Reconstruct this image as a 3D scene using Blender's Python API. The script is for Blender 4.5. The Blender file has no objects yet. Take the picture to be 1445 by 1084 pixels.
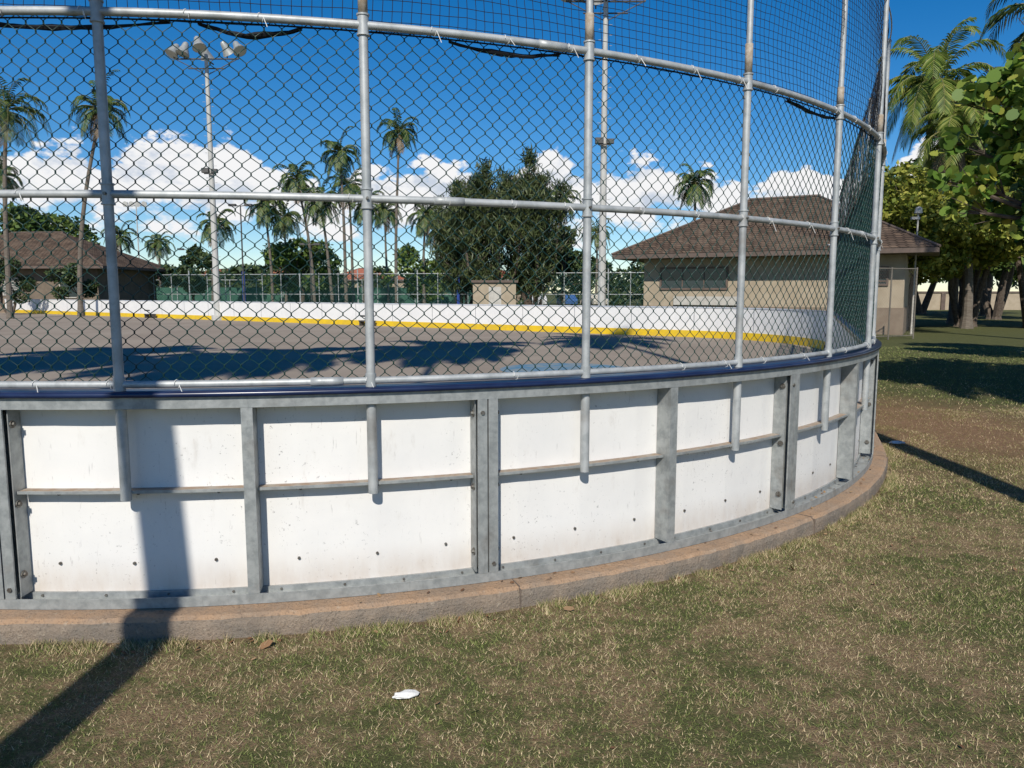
import bpy, math, random
import numpy as np
from mathutils import Vector, Matrix
random.seed(7); rng=np.random.default_rng(7)
sc=bpy.context.scene
sc.view_settings.view_transform='Standard'
try: sc.view_settings.look='None'
except Exception: pass
rad=math.radians
# ------------------------------------------------------------------ helpers
def link(ob,parent=None):
    sc.collection.objects.link(ob)
    if parent is not None: ob.parent=parent
    return ob
def empty(name,loc=(0,0,0),rotz=0):
    e=bpy.data.objects.new(name,None); e.location=loc; e.rotation_euler=(0,0,rotz); e.empty_display_size=.3
    return link(e)
class MB:
    def __init__(s): s.v=[];s.f=[];s.m=[]
    def add(s,vs,fs,mi=0):
        o=len(s.v); s.v+= [tuple(map(float,p)) for p in vs]
        for f in fs: s.f.append(tuple(i+o for i in f)); s.m.append(mi)
    def box(s,a,b,mi=0):
        x0,y0,z0=a;x1,y1,z1=b
        s.add([(x0,y0,z0),(x1,y0,z0),(x1,y1,z0),(x0,y1,z0),(x0,y0,z1),(x1,y0,z1),(x1,y1,z1),(x0,y1,z1)],
              [(0,3,2,1),(4,5,6,7),(0,1,5,4),(1,2,6,5),(2,3,7,6),(3,0,4,7)],mi)
    def tube(s,pts,r,n=8,mi=0,cap=True):
        pts=[Vector(p) for p in pts]; K=len(pts)
        rr=r if isinstance(r,(list,tuple)) else [r]*K
        vs=[];fs=[];prev=None
        for i,p in enumerate(pts):
            d=(pts[min(i+1,K-1)]-pts[max(i-1,0)]).normalized()
            if prev is None:
                a=Vector((0,0,1)) if abs(d.z)<.9 else Vector((1,0,0))
                x=d.cross(a).normalized()
            else: x=(prev-d*prev.dot(d)).normalized()
            prev=x; y=d.cross(x)
            for j in range(n):
                t=2*math.pi*j/n; vs.append(p+(x*math.cos(t)+y*math.sin(t))*rr[i])
        for i in range(K-1):
            for j in range(n):
                fs.append((i*n+j,i*n+(j+1)%n,(i+1)*n+(j+1)%n,(i+1)*n+j))
        if cap: fs.append(tuple(range(n))[::-1]); fs.append(tuple((K-1)*n+j for j in range(n)))
        s.add(vs,fs,mi)
    def obj(s,name,mats,parent=None,smooth=False,bevel=0):
        me=bpy.data.meshes.new(name); me.from_pydata(s.v,[],s.f)
        for m in mats: me.materials.append(m)
        me.polygons.foreach_set('material_index',s.m)
        if smooth: me.polygons.foreach_set('use_smooth',[True]*len(s.f))
        me.update()
        ob=bpy.data.objects.new(name,me); link(ob,parent)
        if bevel:
            b=ob.modifiers.new('bev','BEVEL'); b.width=bevel; b.segments=2; b.limit_method='ANGLE'
        return ob
def np_mesh(name,V,F,mats,parent=None,mi=None,smooth=False):
    V=np.ascontiguousarray(V.reshape(-1,3),dtype=np.float32); F=np.ascontiguousarray(F,dtype=np.int32)
    me=bpy.data.meshes.new(name); n,k=F.shape
    me.vertices.add(len(V)); me.vertices.foreach_set('co',V.ravel())
    me.loops.add(n*k); me.loops.foreach_set('vertex_index',F.ravel())
    me.polygons.add(n); me.polygons.foreach_set('loop_start',np.arange(0,n*k,k,dtype=np.int32))
    for m in mats: me.materials.append(m)
    if mi is not None: me.polygons.foreach_set('material_index',np.asarray(mi,dtype=np.int32))
    if smooth: me.polygons.foreach_set('use_smooth',np.ones(n,dtype=bool))
    me.update(calc_edges=True); me.validate()
    ob=bpy.data.objects.new(name,me); return link(ob,parent)
# ------------------------------------------------------------------ materials
def newmat(name):
    m=bpy.data.materials.new(name); m.use_nodes=True
    return m,m.node_tree,m.node_tree.nodes['Principled BSDF']
def N(nt,t,**k):
    n=nt.nodes.new(t)
    for a,b in k.items():
        if a in n.inputs.keys(): n.inputs[a].default_value=b
        else: setattr(n,a,b)
    return n
def mixc(nt,fac,a,b,blend='MIX'):
    n=nt.nodes.new('ShaderNodeMix'); n.data_type='RGBA'; n.blend_type=blend
    for sock,v in ((n.inputs[0],fac),(n.inputs[6],a),(n.inputs[7],b)):
        if isinstance(v,bpy.types.NodeSocket): nt.links.new(v,sock)
        elif isinstance(v,(int,float)): sock.default_value=v
        else: sock.default_value=(*v,1) if len(v)==3 else v
    return n.outputs[2]
def mathn(nt,op,a,b=None,c=None,clamp=False):
    n=nt.nodes.new('ShaderNodeMath'); n.operation=op; n.use_clamp=clamp
    for i,v in enumerate((a,b,c)):
        if v is None: continue
        if isinstance(v,bpy.types.NodeSocket): nt.links.new(v,n.inputs[i])
        else: n.inputs[i].default_value=v
    return n.outputs[0]
def ramp(nt,fac,stops):
    n=nt.nodes.new('ShaderNodeValToRGB'); nt.links.new(fac,n.inputs[0])
    e=n.color_ramp.elements
    while len(e)<len(stops): e.new(.5)
    for i,(p,c) in enumerate(stops): e[i].position=p; e[i].color=(*c,1) if len(c)==3 else c
    return n.outputs[0]
def sstep(nt,v,lo,hi):
    n=nt.nodes.new('ShaderNodeMapRange'); n.interpolation_type='SMOOTHSTEP'
    nt.links.new(v,n.inputs[0]); n.inputs[1].default_value=lo; n.inputs[2].default_value=hi
    return n.outputs[0]
def noise(nt,scale,detail=4,rough=.55,vec=None,vscale=None):
    if vec is None:
        tc=nt.nodes.new('ShaderNodeTexCoord'); vec=tc.outputs['Object']
    if vscale:
        mp=nt.nodes.new('ShaderNodeMapping'); mp.inputs['Scale'].default_value=vscale
        nt.links.new(vec,mp.inputs[0]); vec=mp.outputs[0]
    n=N(nt,'ShaderNodeTexNoise',Scale=scale,Detail=detail,Roughness=rough); nt.links.new(vec,n.inputs['Vector'])
    return n.outputs[0]
def bump(nt,bs,h,strength=.3,dist=.01):
    b=N(nt,'ShaderNodeBump',Strength=strength,Distance=dist); nt.links.new(h,b.inputs['Height']); nt.links.new(b.outputs[0],bs.inputs['Normal'])
def simple(name,c1,c2=None,scale=5,rough=.7,metal=0,bs_=0,detail=5,lo=.35,hi=.65,vscale=None,spec=None):
    m,nt,b=newmat(name); b.inputs['Roughness'].default_value=rough; b.inputs['Metallic'].default_value=metal
    if spec is not None: b.inputs['Specular IOR Level'].default_value=spec
    if c2 is None: b.inputs['Base Color'].default_value=(*c1,1); return m
    n=noise(nt,scale,detail,.6,vscale=vscale)
    nt.links.new(mixc(nt,sstep(nt,n,lo,hi),c1,c2),b.inputs['Base Color'])
    if bs_: bump(nt,b,n,bs_,.01)
    return m
def leafmat(name,cols,trans=.3):
    m,nt,b=newmat(name)
    g=nt.nodes.new('ShaderNodeNewGeometry')
    c=ramp(nt,g.outputs['Random Per Island'],[(i/(len(cols)-1),c) for i,c in enumerate(cols)])
    nt.links.new(c,b.inputs['Base Color']); b.inputs['Roughness'].default_value=.5; b.inputs['Specular IOR Level'].default_value=.3
    if trans<=0: return m
    t=nt.nodes.new('ShaderNodeBsdfTranslucent'); nt.links.new(c,t.inputs[0])
    mx=nt.nodes.new('ShaderNodeMixShader'); mx.inputs[0].default_value=trans
    nt.links.new(b.outputs[0],mx.inputs[1]); nt.links.new(t.outputs[0],mx.inputs[2])
    nt.links.new(mx.outputs[0],nt.nodes['Material Output'].inputs[0])
    return m
# galvanised steel
def galv(name,a,b_,scale=18,rough=.5,metal=.35,dirt=(.16,.13,.10),dz=None):
    m,nt,b=newmat(name)
    tc=nt.nodes.new('ShaderNodeTexCoord')
    v=N(nt,'ShaderNodeTexVoronoi',Scale=scale*2.5); nt.links.new(tc.outputs['Object'],v.inputs['Vector'])
    n1=noise(nt,scale,5,.65); n2=noise(nt,3.0,4,.6); n3=noise(nt,6,5,.7,vscale=(3,3,.5))
    c=mixc(nt,sstep(nt,n1,.35,.65),a,b_)
    c=mixc(nt,mathn(nt,'MULTIPLY',v.outputs['Color'],.22),c,tuple(min(1,x*1.35) for x in b_))
    c=mixc(nt,mathn(nt,'MULTIPLY',sstep(nt,n2,.56,.75),.5),c,dirt)
    c=mixc(nt,mathn(nt,'MULTIPLY',sstep(nt,n3,.55,.75),.35),c,tuple(x*.55 for x in a))
    nt.links.new(c,b.inputs['Base Color']); b.inputs['Roughness'].default_value=rough; b.inputs['Metallic'].default_value=metal
    bump(nt,b,n1,.12,.004)
    return m
M_frame=galv('galvanised_frame',(.25,.27,.27),(.37,.39,.385))
M_pipe=galv('galvanised_pipe',(.32,.345,.35),(.46,.48,.48),scale=10,metal=.25,rough=.5)
M_rust=simple('weathered_sleeve',(.30,.24,.17),(.42,.38,.32),30,.7)
M_ledge=simple('dusty_ledge',(.27,.19,.13),(.33,.29,.24),20,.85)
M_cap=simple('navy_plastic_cap',(.008,.016,.055),(.014,.028,.085),4,.28)
M_capfar=simple('pale_plastic_cap',(.45,.5,.56),(.6,.62,.65),4,.5)
def white_panel():
    m,nt,b=newmat('white_board_plastic')
    n1=noise(nt,2.2,5,.6); n2=noise(nt,48,3,.75); n3=noise(nt,9,6,.7,vscale=(1,1,.35)); n4=noise(nt,24,4,.65,vscale=(2.6,2.6,.4)); n5=noise(nt,1.4,4,.6)
    gate=sstep(nt,n5,.38,.62)
    c=mixc(nt,sstep(nt,n1,.3,.75),(.80,.795,.77),(.73,.73,.715))
    c=mixc(nt,mathn(nt,'MULTIPLY',mathn(nt,'MULTIPLY',sstep(nt,n2,.62,.70),gate),.7),c,(.18,.18,.18))
    c=mixc(nt,mathn(nt,'MULTIPLY',sstep(nt,n3,.58,.76),.32),c,(.45,.41,.36))
    c=mixc(nt,mathn(nt,'MULTIPLY',sstep(nt,n4,.63,.74),.42),c,(.35,.34,.33))
    g=nt.nodes.new('ShaderNodeNewGeometry'); sp=nt.nodes.new('ShaderNodeSeparateXYZ'); nt.links.new(g.outputs['Position'],sp.inputs[0])
    dz=mathn(nt,'SUBTRACT',1,sstep(nt,sp.outputs[2],.03,.26))
    c=mixc(nt,mathn(nt,'MULTIPLY',dz,mathn(nt,'MULTIPLY',n3,.95)),c,(.50,.40,.31))
    nt.links.new(c,b.inputs['Base Color']); b.inputs['Roughness'].default_value=.42
    bump(nt,b,n1,.15,.03)
    return m
M_white=white_panel()
M_yellow=simple('yellow_kickplate',(.78,.53,.015),(.66,.45,.03),3,.5)
M_wire=simple('green_vinyl_wire',(.006,.034,.027),(.009,.050,.038),6,.4)
M_net=simple('black_net_twine',(.009,.010,.014),None,rough=.8)
M_bolt=simple('zinc_bolt',(.22,.22,.20),(.12,.10,.085),60,.5,.6)
M_plastic=simple('white_tie',(.75,.75,.72),None,rough=.5)
def concrete():
    m,nt,b=newmat('curb_concrete')
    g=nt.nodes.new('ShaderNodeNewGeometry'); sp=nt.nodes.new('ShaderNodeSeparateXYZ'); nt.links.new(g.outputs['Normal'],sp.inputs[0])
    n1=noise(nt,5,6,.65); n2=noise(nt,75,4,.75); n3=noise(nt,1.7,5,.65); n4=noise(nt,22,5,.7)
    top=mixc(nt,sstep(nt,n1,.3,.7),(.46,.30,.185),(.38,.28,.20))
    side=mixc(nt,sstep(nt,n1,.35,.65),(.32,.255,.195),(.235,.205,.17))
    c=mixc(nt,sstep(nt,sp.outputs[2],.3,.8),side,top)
    c=mixc(nt,mathn(nt,'MULTIPLY',sstep(nt,n2,.53,.66),.6),c,(.12,.10,.078))
    c=mixc(nt,mathn(nt,'MULTIPLY',sstep(nt,n3,.48,.66),.4),c,(.24,.19,.145))
    c=mixc(nt,mathn(nt,'MULTIPLY',sstep(nt,n4,.57,.70),.5),c,(.48,.41,.32))
    nt.links.new(c,b.inputs['Base Color']); b.inputs['Roughness'].default_value=.93; b.inputs['Specular IOR Level'].default_value=.2
    bump(nt,b,mathn(nt,'ADD',n2,n4),1.0,.012); return m
M_conc=concrete()
M_dark=simple('dark_gap',(.02,.02,.02),None,rough=.9)
M_joint=simple('dusty_joint',(.12,.095,.075),(.18,.14,.11),20,.95)
# ------------------------------------------------------------------ rink perimeter path
C=(-2.27,10.02); R=6.37
PTS=[];PH0=None
p36=(C[0]-R*math.sin(rad(36)),C[1]-R*math.cos(rad(36)))
for t in np.arange(45,0,-1.0): PTS.append((p36[0]-t*math.cos(rad(36)),p36[1]+t*math.sin(rad(36)),-36))
for a in np.arange(-36,69.01,1.5):
    if abs(a)<1e-6: PH0=len(PTS)
    PTS.append((C[0]+R*math.sin(rad(a)),C[1]-R*math.cos(rad(a)),a))
e=PTS[-1]
for t in np.arange(1,12.91,.7): PTS.append((e[0]+t*math.cos(rad(69)),e[1]+t*math.sin(rad(69)),69))
e=PTS[-1]; c2=(e[0]-R*math.sin(rad(69)),e[1]+R*math.cos(rad(69)))
for a in np.arange(72,144.01,3): PTS.append((c2[0]+R*math.sin(rad(a)),c2[1]-R*math.cos(rad(a)),a))
e=PTS[-1]
for t in np.arange(2,58.1,2): PTS.append((e[0]+t*math.cos(rad(144)),e[1]+t*math.sin(rad(144)),144))
e=PTS[-1]; st=PTS[0]
hh=math.degrees(math.atan2(st[1]-e[1],st[0]-e[0]))%360
for t in (.02,.5,.98): PTS.append((e[0]+(st[0]-e[0])*t,e[1]+(st[1]-e[1])*t,hh))
PA=np.array(PTS)
SS=np.concatenate([[0],np.cumsum(np.hypot(np.diff(PA[:,0]),np.diff(PA[:,1])))]); SS-=SS[PH0]
SMIN,SMAX=SS[0],SS[-1]
def path(s,off=0.0):
    s=np.asarray(s,dtype=float)
    x=np.interp(s,SS,PA[:,0]); y=np.interp(s,SS,PA[:,1]); h=np.radians(np.interp(s,SS,PA[:,2]))
    nx,ny=np.sin(h),-np.cos(h)
    return x+nx*off,y+ny*off,nx,ny
def sweep(mb,prof,s0,s1,ds=.15,mi=0,cap=True):
    K=max(2,int((s1-s0)/ds)+1); n=len(prof); vs=[];fs=[]
    for s in np.linspace(s0,s1,K):
        for (o,z) in prof:
            x,y,_,_=path(s,o); vs.append((x,y,z))
    for i in range(K-1):
        for j in range(n):
            fs.append((i*n+j,(i+1)*n+j,(i+1)*n+(j+1)%n,i*n+(j+1)%n))
    if cap: fs.append(tuple(range(n))); fs.append(tuple((K-1)*n+j for j in range(n))[::-1])
    mb.add(vs,fs,mi)
def rect(o0,o1,z0,z1): return [(o0,z0),(o0,z1),(o1,z1),(o1,z0)]
def circ(o,z,r,n=8): return [(o+r*math.cos(2*math.pi*i/n),z-r*math.sin(2*math.pi*i/n)) for i in range(n)]
def pbox(mb,s,w,o0,o1,z0,z1,mi=0):
    x,y,nx,ny=path(s); tx,ty=-ny,nx
    P=[]
    for z in (z0,z1):
        for (a,o) in ((-w/2,o0),(w/2,o0),(w/2,o1),(-w/2,o1)):
            P.append((x+tx*a+nx*o,y+ty*a+ny*o,z))
    mb.add(P,[(0,3,2,1),(4,5,6,7),(0,1,5,4),(1,2,6,5),(2,3,7,6),(3,0,4,7)],mi)
def pcyl(mb,s,o,z,r,h,axis='n',n=8,mi=0,ds=0.0):
    x,y,nx,ny=path(s,o); t=(-ny,nx); x+=t[0]*ds;y+=t[1]*ds
    d={'n':(nx,ny,0),'t':(-ny,nx,0),'z':(0,0,1)}[axis]
    p=Vector((x,y,z)); mb.tube([p,p+Vector(d)*h],r,n,mi)
POLE=R*rad(10.9); S0=R*rad(3.3)
SA,SB=-9.0,R*rad(69)+12.5
# ------------------------------------------------------------------ rink boards
boards=empty('rink_dasher_boards')
mb=MB(); sweep(mb,rect(-.120,-.134,.004,1.02),SMIN+.1,SMAX-.1,.4); mb.obj('white_panels',[M_white],boards)
mb=MB()
sweep(mb,rect(0,-.118,0,.010),SA,SB,.15)
sweep(mb,rect(.002,-.006,-.001,.050),SA,SB,.15)
sweep(mb,rect(.002,-.006,1.0,1.056),SA,SB,.15)
sweep(mb,rect(-.0065,-.118,1.042,1.055),SA,SB,.15)
sweep(mb,rect(-.105,-.1195,.0105,.045),SA,SB,.15)
mb.obj('horizontal_rails',[M_frame],boards)
mb=MB(); sweep(mb,[(-.145,1.02),(-.150,1.075),(-.14,1.083),(.014,1.083),(.022,1.076),(.022,1.058),(-.02,1.0565),(-.12,1.0565)],SA,SB,.15)
mb.obj('blue_cap',[M_cap],boards,True)
mb=MB(); sweep(mb,rect(-.10,-.15,1.021,1.06),SB+.02,SMAX-.1,.4); sweep(mb,rect(-.10,-.15,1.021,1.06),SMIN+.1,SA-.02,.4); mb.obj('far_cap',[M_capfar],boards)
mb=MB(); sweep(mb,rect(-.137,-.147,.003,.24),SMIN+.1,SMAX-.1,.4); mb.obj('kick_plate',[M_yellow],boards)
mb=MB()
for s in np.arange(SB+1,SMAX-31,2.44): pbox(mb,s,.03,-.1345,-.1365,.245,1.0)
mb.obj('panel_seams',[simple('seam_grey',(.30,.31,.32),(.4,.4,.4),5,.7)],boards)
st_=MB(); bt=MB(); ml=MB()
marks=[]
for k in range(-8,18):
    s=S0+POLE*(k+.5)
    if s<SA or s>SB: continue
    if k%2==0:
        pbox(st_,s,.056,.0,-.008,.0505,.9995)
        pbox(st_,s-.024,.008,-.0085,-.119,.0505,1.041)
        pbox(st_,s+.024,.008,-.0085,-.119,.0505,1.041)
        marks.append((s,.032))
    else:
        for q in (-1,1):
            pbox(st_,s+q*.030,.052,.004,-.006,.0505,.9995)
            pbox(st_,s+q*.008,.008,-.0065,-.119,.0505,1.041)
            pbox(st_,s+q*.060,.006,-.0300,-.119,.0505,1.041)
        for z in (.16,.52,.92):
            for q in (-1,1):
                pcyl(bt,s,-.055,z,.020,.006*q,'t',10,ds=q*.063); pcyl(bt,s,-.055,z,.011,.016*q,'t',6,ds=q*.063)
        pcyl(bt,s,.004,.10,.012,.008,'n',6,ds=.03); pcyl(bt,s,.004,.93,.012,.008,'n',6,ds=-.03)
        marks.append((s,.067))
st_.obj('vertical_studs',[M_frame],boards)
for (a,wa),(b,wb) in zip(marks[:-1],marks[1:]):
    sweep(ml,rect(-.055,-.119,.578,.583),a+wa,b-wb,.15,0)
    sweep(ml,rect(-.049,-.0545,.570,.585),a+wa,b-wb,.15,1)
    for f in (.17,.5,.83):
        s=a+(b-a)*f
        pcyl(bt,s+random.uniform(-.02,.02),-.119,.19+random.uniform(-.012,.012),.008,.008,'n',8)
        pcyl(bt,s+.03,-.119,.555,.008,.008,'n',8)
    for f in (.1,.37,.63,.9):
        pcyl(bt,a+(b-a)*f,-.104,.030,.007,.006,'n',6)
ml.obj('middle_rail',[M_ledge,M_frame],boards)
# curb
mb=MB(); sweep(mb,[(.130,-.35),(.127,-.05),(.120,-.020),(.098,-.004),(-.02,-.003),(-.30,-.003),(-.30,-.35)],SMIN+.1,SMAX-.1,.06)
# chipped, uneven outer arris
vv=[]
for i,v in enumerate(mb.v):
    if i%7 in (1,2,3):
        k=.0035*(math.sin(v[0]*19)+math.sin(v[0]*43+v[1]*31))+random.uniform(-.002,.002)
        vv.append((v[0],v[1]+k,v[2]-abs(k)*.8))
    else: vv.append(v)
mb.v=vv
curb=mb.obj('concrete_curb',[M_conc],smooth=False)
mb=MB()
for s in (-6.9,-4.5,2.32,4.72,7.2,9.6,12,14.4): pbox(mb,s,.006,.1335,.100,-.13,-.014); pbox(mb,s,.006,.115,.003,-.0035,-.0015)
mb.obj('expansion_joints',[M_joint],curb)
# ------------------------------------------------------------------ fence
fence=empty('chain_link_fence')
ZB,ZM,ZT,ZP=1.115,2.02,2.84,3.95
OP=-.045
mp=MB(); mr=MB(); tie=MB()
poles=[S0+POLE*k for k in range(-7,17) if SA<=S0+POLE*k<=SB]
for i,s in enumerate(poles):
    x,y,nx,ny=path(s,OP)
    lo=.535+random.uniform(-.01,.012)
    mp.tube([(x,y,lo),(x,y,1.04)],.026,12)
    mp.tube([(x,y,1.0405),(x,y,ZT+.02)],.0230,12)
    mp.tube([(x,y,ZT+.021),(x,y,ZP)],.0190,12)
    for z in (ZM,ZT):
        mp.tube([(x,y,z-.045),(x,y,z+.045)],.0275,12)
        mp.tube([(x,y,z-.05),(x,y,z-.042)],.032,12); mp.tube([(x,y,z+.042),(x,y,z+.05)],.032,12)
    mp.tube([(x,y,1.085),(x,y,1.15)],.028,12)
    mr.tube([(x,y,ZT+.055),(x,y,ZT+random.uniform(.16,.24))],.0240,12,1)
    mp.tube([(x,y,ZP),(x,y,ZP+.012),(x,y,ZP+.03)],[.024,.024,.008],12)
    pcyl(bt,s,OP,ZM,.008,.04,'n',6)
bt.obj('bolts',[M_bolt],boards)
for z,r in ((ZB,.018),(ZM,.0195),(ZT,.0195)):
    sweep(mr,circ(OP,z,r,10),SA,SB,.10,0)
mr.tube([(float(path(s,OP)[0]),float(path(s,OP)[1]),ZP-.01) for s in np.arange(SA,SB,.2)],.006,6,0)
for s in np.arange(SA+1.7,SB,3.9):
    for z in (ZB,ZM,ZT):
        pts=[]
        for q in np.linspace(0,.16,4):
            x,y,_,_=path(s+q+z*.7,OP); pts.append((x,y,z))
        mr.tube(pts,.0225,10,0)
mp.obj('posts',[M_pipe],fence,True).modifiers.new('e','EDGE_SPLIT').split_angle=rad(40)
mr.obj('rails',[M_pipe,M_rust],fence,True)
for s in np.arange(SA+.1,SB,.40):
    for z in (ZB,ZM,ZT):
        if random.random()<.8:
            ss=s+random.uniform(-.08,.08); x,y,nx,ny=path(ss,OP); t=(-ny,nx)
            pts=[]
            for a in np.linspace(0,2*math.pi,9):
                pts.append((x+nx*.023*math.cos(a)+t[0]*.004*a,y+ny*.023*math.cos(a)+t[1]*.004*a,z+.023*math.sin(a)))
            if random.random()<.5: pts.append((pts[-1][0]+nx*.02+t[0]*.02,pts[-1][1]+ny*.02+t[1]*.02,z-.03-random.random()*.04))
            tie.tube(pts,.0019,4)
tie.obj('wire_ties',[M_plastic],fence)
def strands(name,P,ex,ey,mats,parent):
    M,K,_=P.shape
    V=np.stack([P+ex,P+ey,P-ex,P-ey],axis=2)
    idx=np.arange(M*K*4).reshape(M,K,4)
    fs=[]
    for j in range(4):
        a=idx[:,:-1,j];b=idx[:,:-1,(j+1)%4];c=idx[:,1:,(j+1)%4];d=idx[:,1:,j]
        fs.append(np.stack([a,b,c,d],axis=-1).reshape(-1,4))
    return np_mesh(name,V,np.concatenate(fs),mats,parent)
def chain(name,s0,s1,z0,z1,a,r,parent,off=-.075,fn=None,mat=None,twist=0.0):
    fn=fn or path
    nJ=int((s1-s0)/a); nK=int((z1-z0)/a)+1
    dz=(z1-z0)/(nK-1)
    j=np.arange(nJ)[:,None]; kk=np.arange(nK)[None,:]
    if twist>0:
        kk=np.repeat(kk,2,axis=1); sh=np.tile([-twist,twist],nK)[None,:]
    else: sh=0.0*kk
    s=s0+a*(j+((kk+j)%2)); z=np.clip(z0+(kk+sh)*dz,z0,z1)+0*j
    s=s+.0025*np.sin(s*37+z*11)
    bul=.006*np.sin(s*2.1)+.005*np.sin(z*5+s)
    sgn=np.where((kk+j)%2==0,1,-1)*r*.6
    x,y,nx,ny=fn(s,off); x=x+nx*(bul+sgn);y=y+ny*(bul+sgn)
    P=np.stack([x,y,z],-1); n=np.stack([nx,ny,0*nx],-1); t=np.stack([-ny,nx,0*nx],-1)
    return strands(name,P,n*r,t*r*1.3,[mat or M_wire],parent)
chain('chain_link_mesh',SA,SB,ZB,ZT,POLE/29,.0028,fence,twist=.14)
# ------------------------------------------------------------------ safety net
net=empty('safety_net')
cell=.047
s=np.arange(SA,SB,cell)[:,None]; z=np.linspace(ZT-.02,ZP-.02,16)[None,:]
ws=s+.008*np.sin(z*9+s*3.1)+.006*np.sin(s*1.7+z*4); wo=-.065+.035*np.sin(s*1.3+z*2)*np.sin((z-ZT)*2.8)+rng.normal(0,.002,(s.shape[0],16))
x,y,nx,ny=path(ws,wo); P=np.stack([x,y,z+0*s],-1); n=np.stack([nx,ny,0*nx],-1); t=np.stack([-ny,nx,0*nx],-1)
strands('net_verticals',P,n*.0017,t*.0017,[M_net],net)
s=np.arange(SA,SB,.1)[None,:]; z=np.arange(ZT-.02,ZP,cell)[:,None]
zz=z+.010*np.sin(s*2.6+z*3)+rng.normal(0,.002,(z.shape[0],s.shape[1]))
wo=-.065+.035*np.sin(s*1.3+z*2)*np.sin((z-ZT)*2.8)
x,y,nx,ny=path(s+0*z,wo); P=np.stack([x,y,zz],-1); n=np.stack([nx,ny,0*nx],-1); up=np.zeros_like(n); up[...,2]=1
strands('net_horizontals',P,n*.0017,up*.0017,[M_net],net)
mb=MB()
for s_a in np.arange(SA+.1,SB-.8,POLE):
    if random.random()<.85:
        L=random.uniform(.45,1.05); o=random.uniform(0,.15); dr=random.uniform(.015,.05)
        for q in range(3):
            pts=[]; rr=[]
            for f in np.linspace(0,1,12):
                x,y,_,_=path(s_a+o+L*f,-.085-.008*q); pts.append((x,y,ZT-.018-dr*math.sin(math.pi*f)-random.uniform(0,.012)))
                rr.append(.003+.009*math.sin(math.pi*f)*random.random()+.002)
            mb.tube(pts,rr,5)
for s in np.arange(SA,SB-.25,.25):
    mb.tube([(path(s+q,-.072)[0],path(s+q,-.072)[1],ZT-.022-.006*math.sin(q*25)) for q in (0,.125,.25)],.0045,5)
mb.obj('net_edge_rope',[M_net],net)
# ------------------------------------------------------------------ rink surface
rx,ry,_,_=path(SS,-.132)
poly=np.stack([rx,ry],1)
def asph():
    m,nt,b=newmat('rink_concrete_slab')
    n1=noise(nt,.35,5,.6); n2=noise(nt,90,3,.7); n3=noise(nt,1.3,6,.7); n4=noise(nt,.8,5,.65,vscale=(.35,1.6,1))
    c=mixc(nt,sstep(nt,n1,.3,.7),(.285,.240,.195),(.345,.295,.24))
    c=mixc(nt,mathn(nt,'MULTIPLY',sstep(nt,n3,.5,.75),.35),c,(.38,.33,.27))
    c=mixc(nt,mathn(nt,'MULTIPLY',sstep(nt,n4,.55,.7),.30),c,(.20,.17,.145))
    c=mixc(nt,mathn(nt,'MULTIPLY',sstep(nt,n2,.5,.7),.3),c,(.18,.155,.13))
    nt.links.new(c,b.inputs['Base Color']); b.inputs['Roughness'].default_value=1.0; b.inputs['Specular IOR Level'].default_value=.0
    return m
mb=MB(); mb.add([(p[0],p[1],.002) for p in poly],[tuple(range(len(poly)))]); rink=mb.obj('rink_surface',[asph()])
mb=MB(); blue=simple('faded_blue_paint',(.10,.22,.33),(.22,.27,.29),2.5,.9,lo=.4,hi=.6,spec=.05)
cc=(1.1,15.6)
mb.add([(cc[0]+1.35*math.cos(a),cc[1]+1.35*math.sin(a),.006) for a in np.linspace(0,2*math.pi,40,endpoint=False)],[tuple(range(40))])
mb.obj('painted_spot',[blue],rink)
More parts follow.
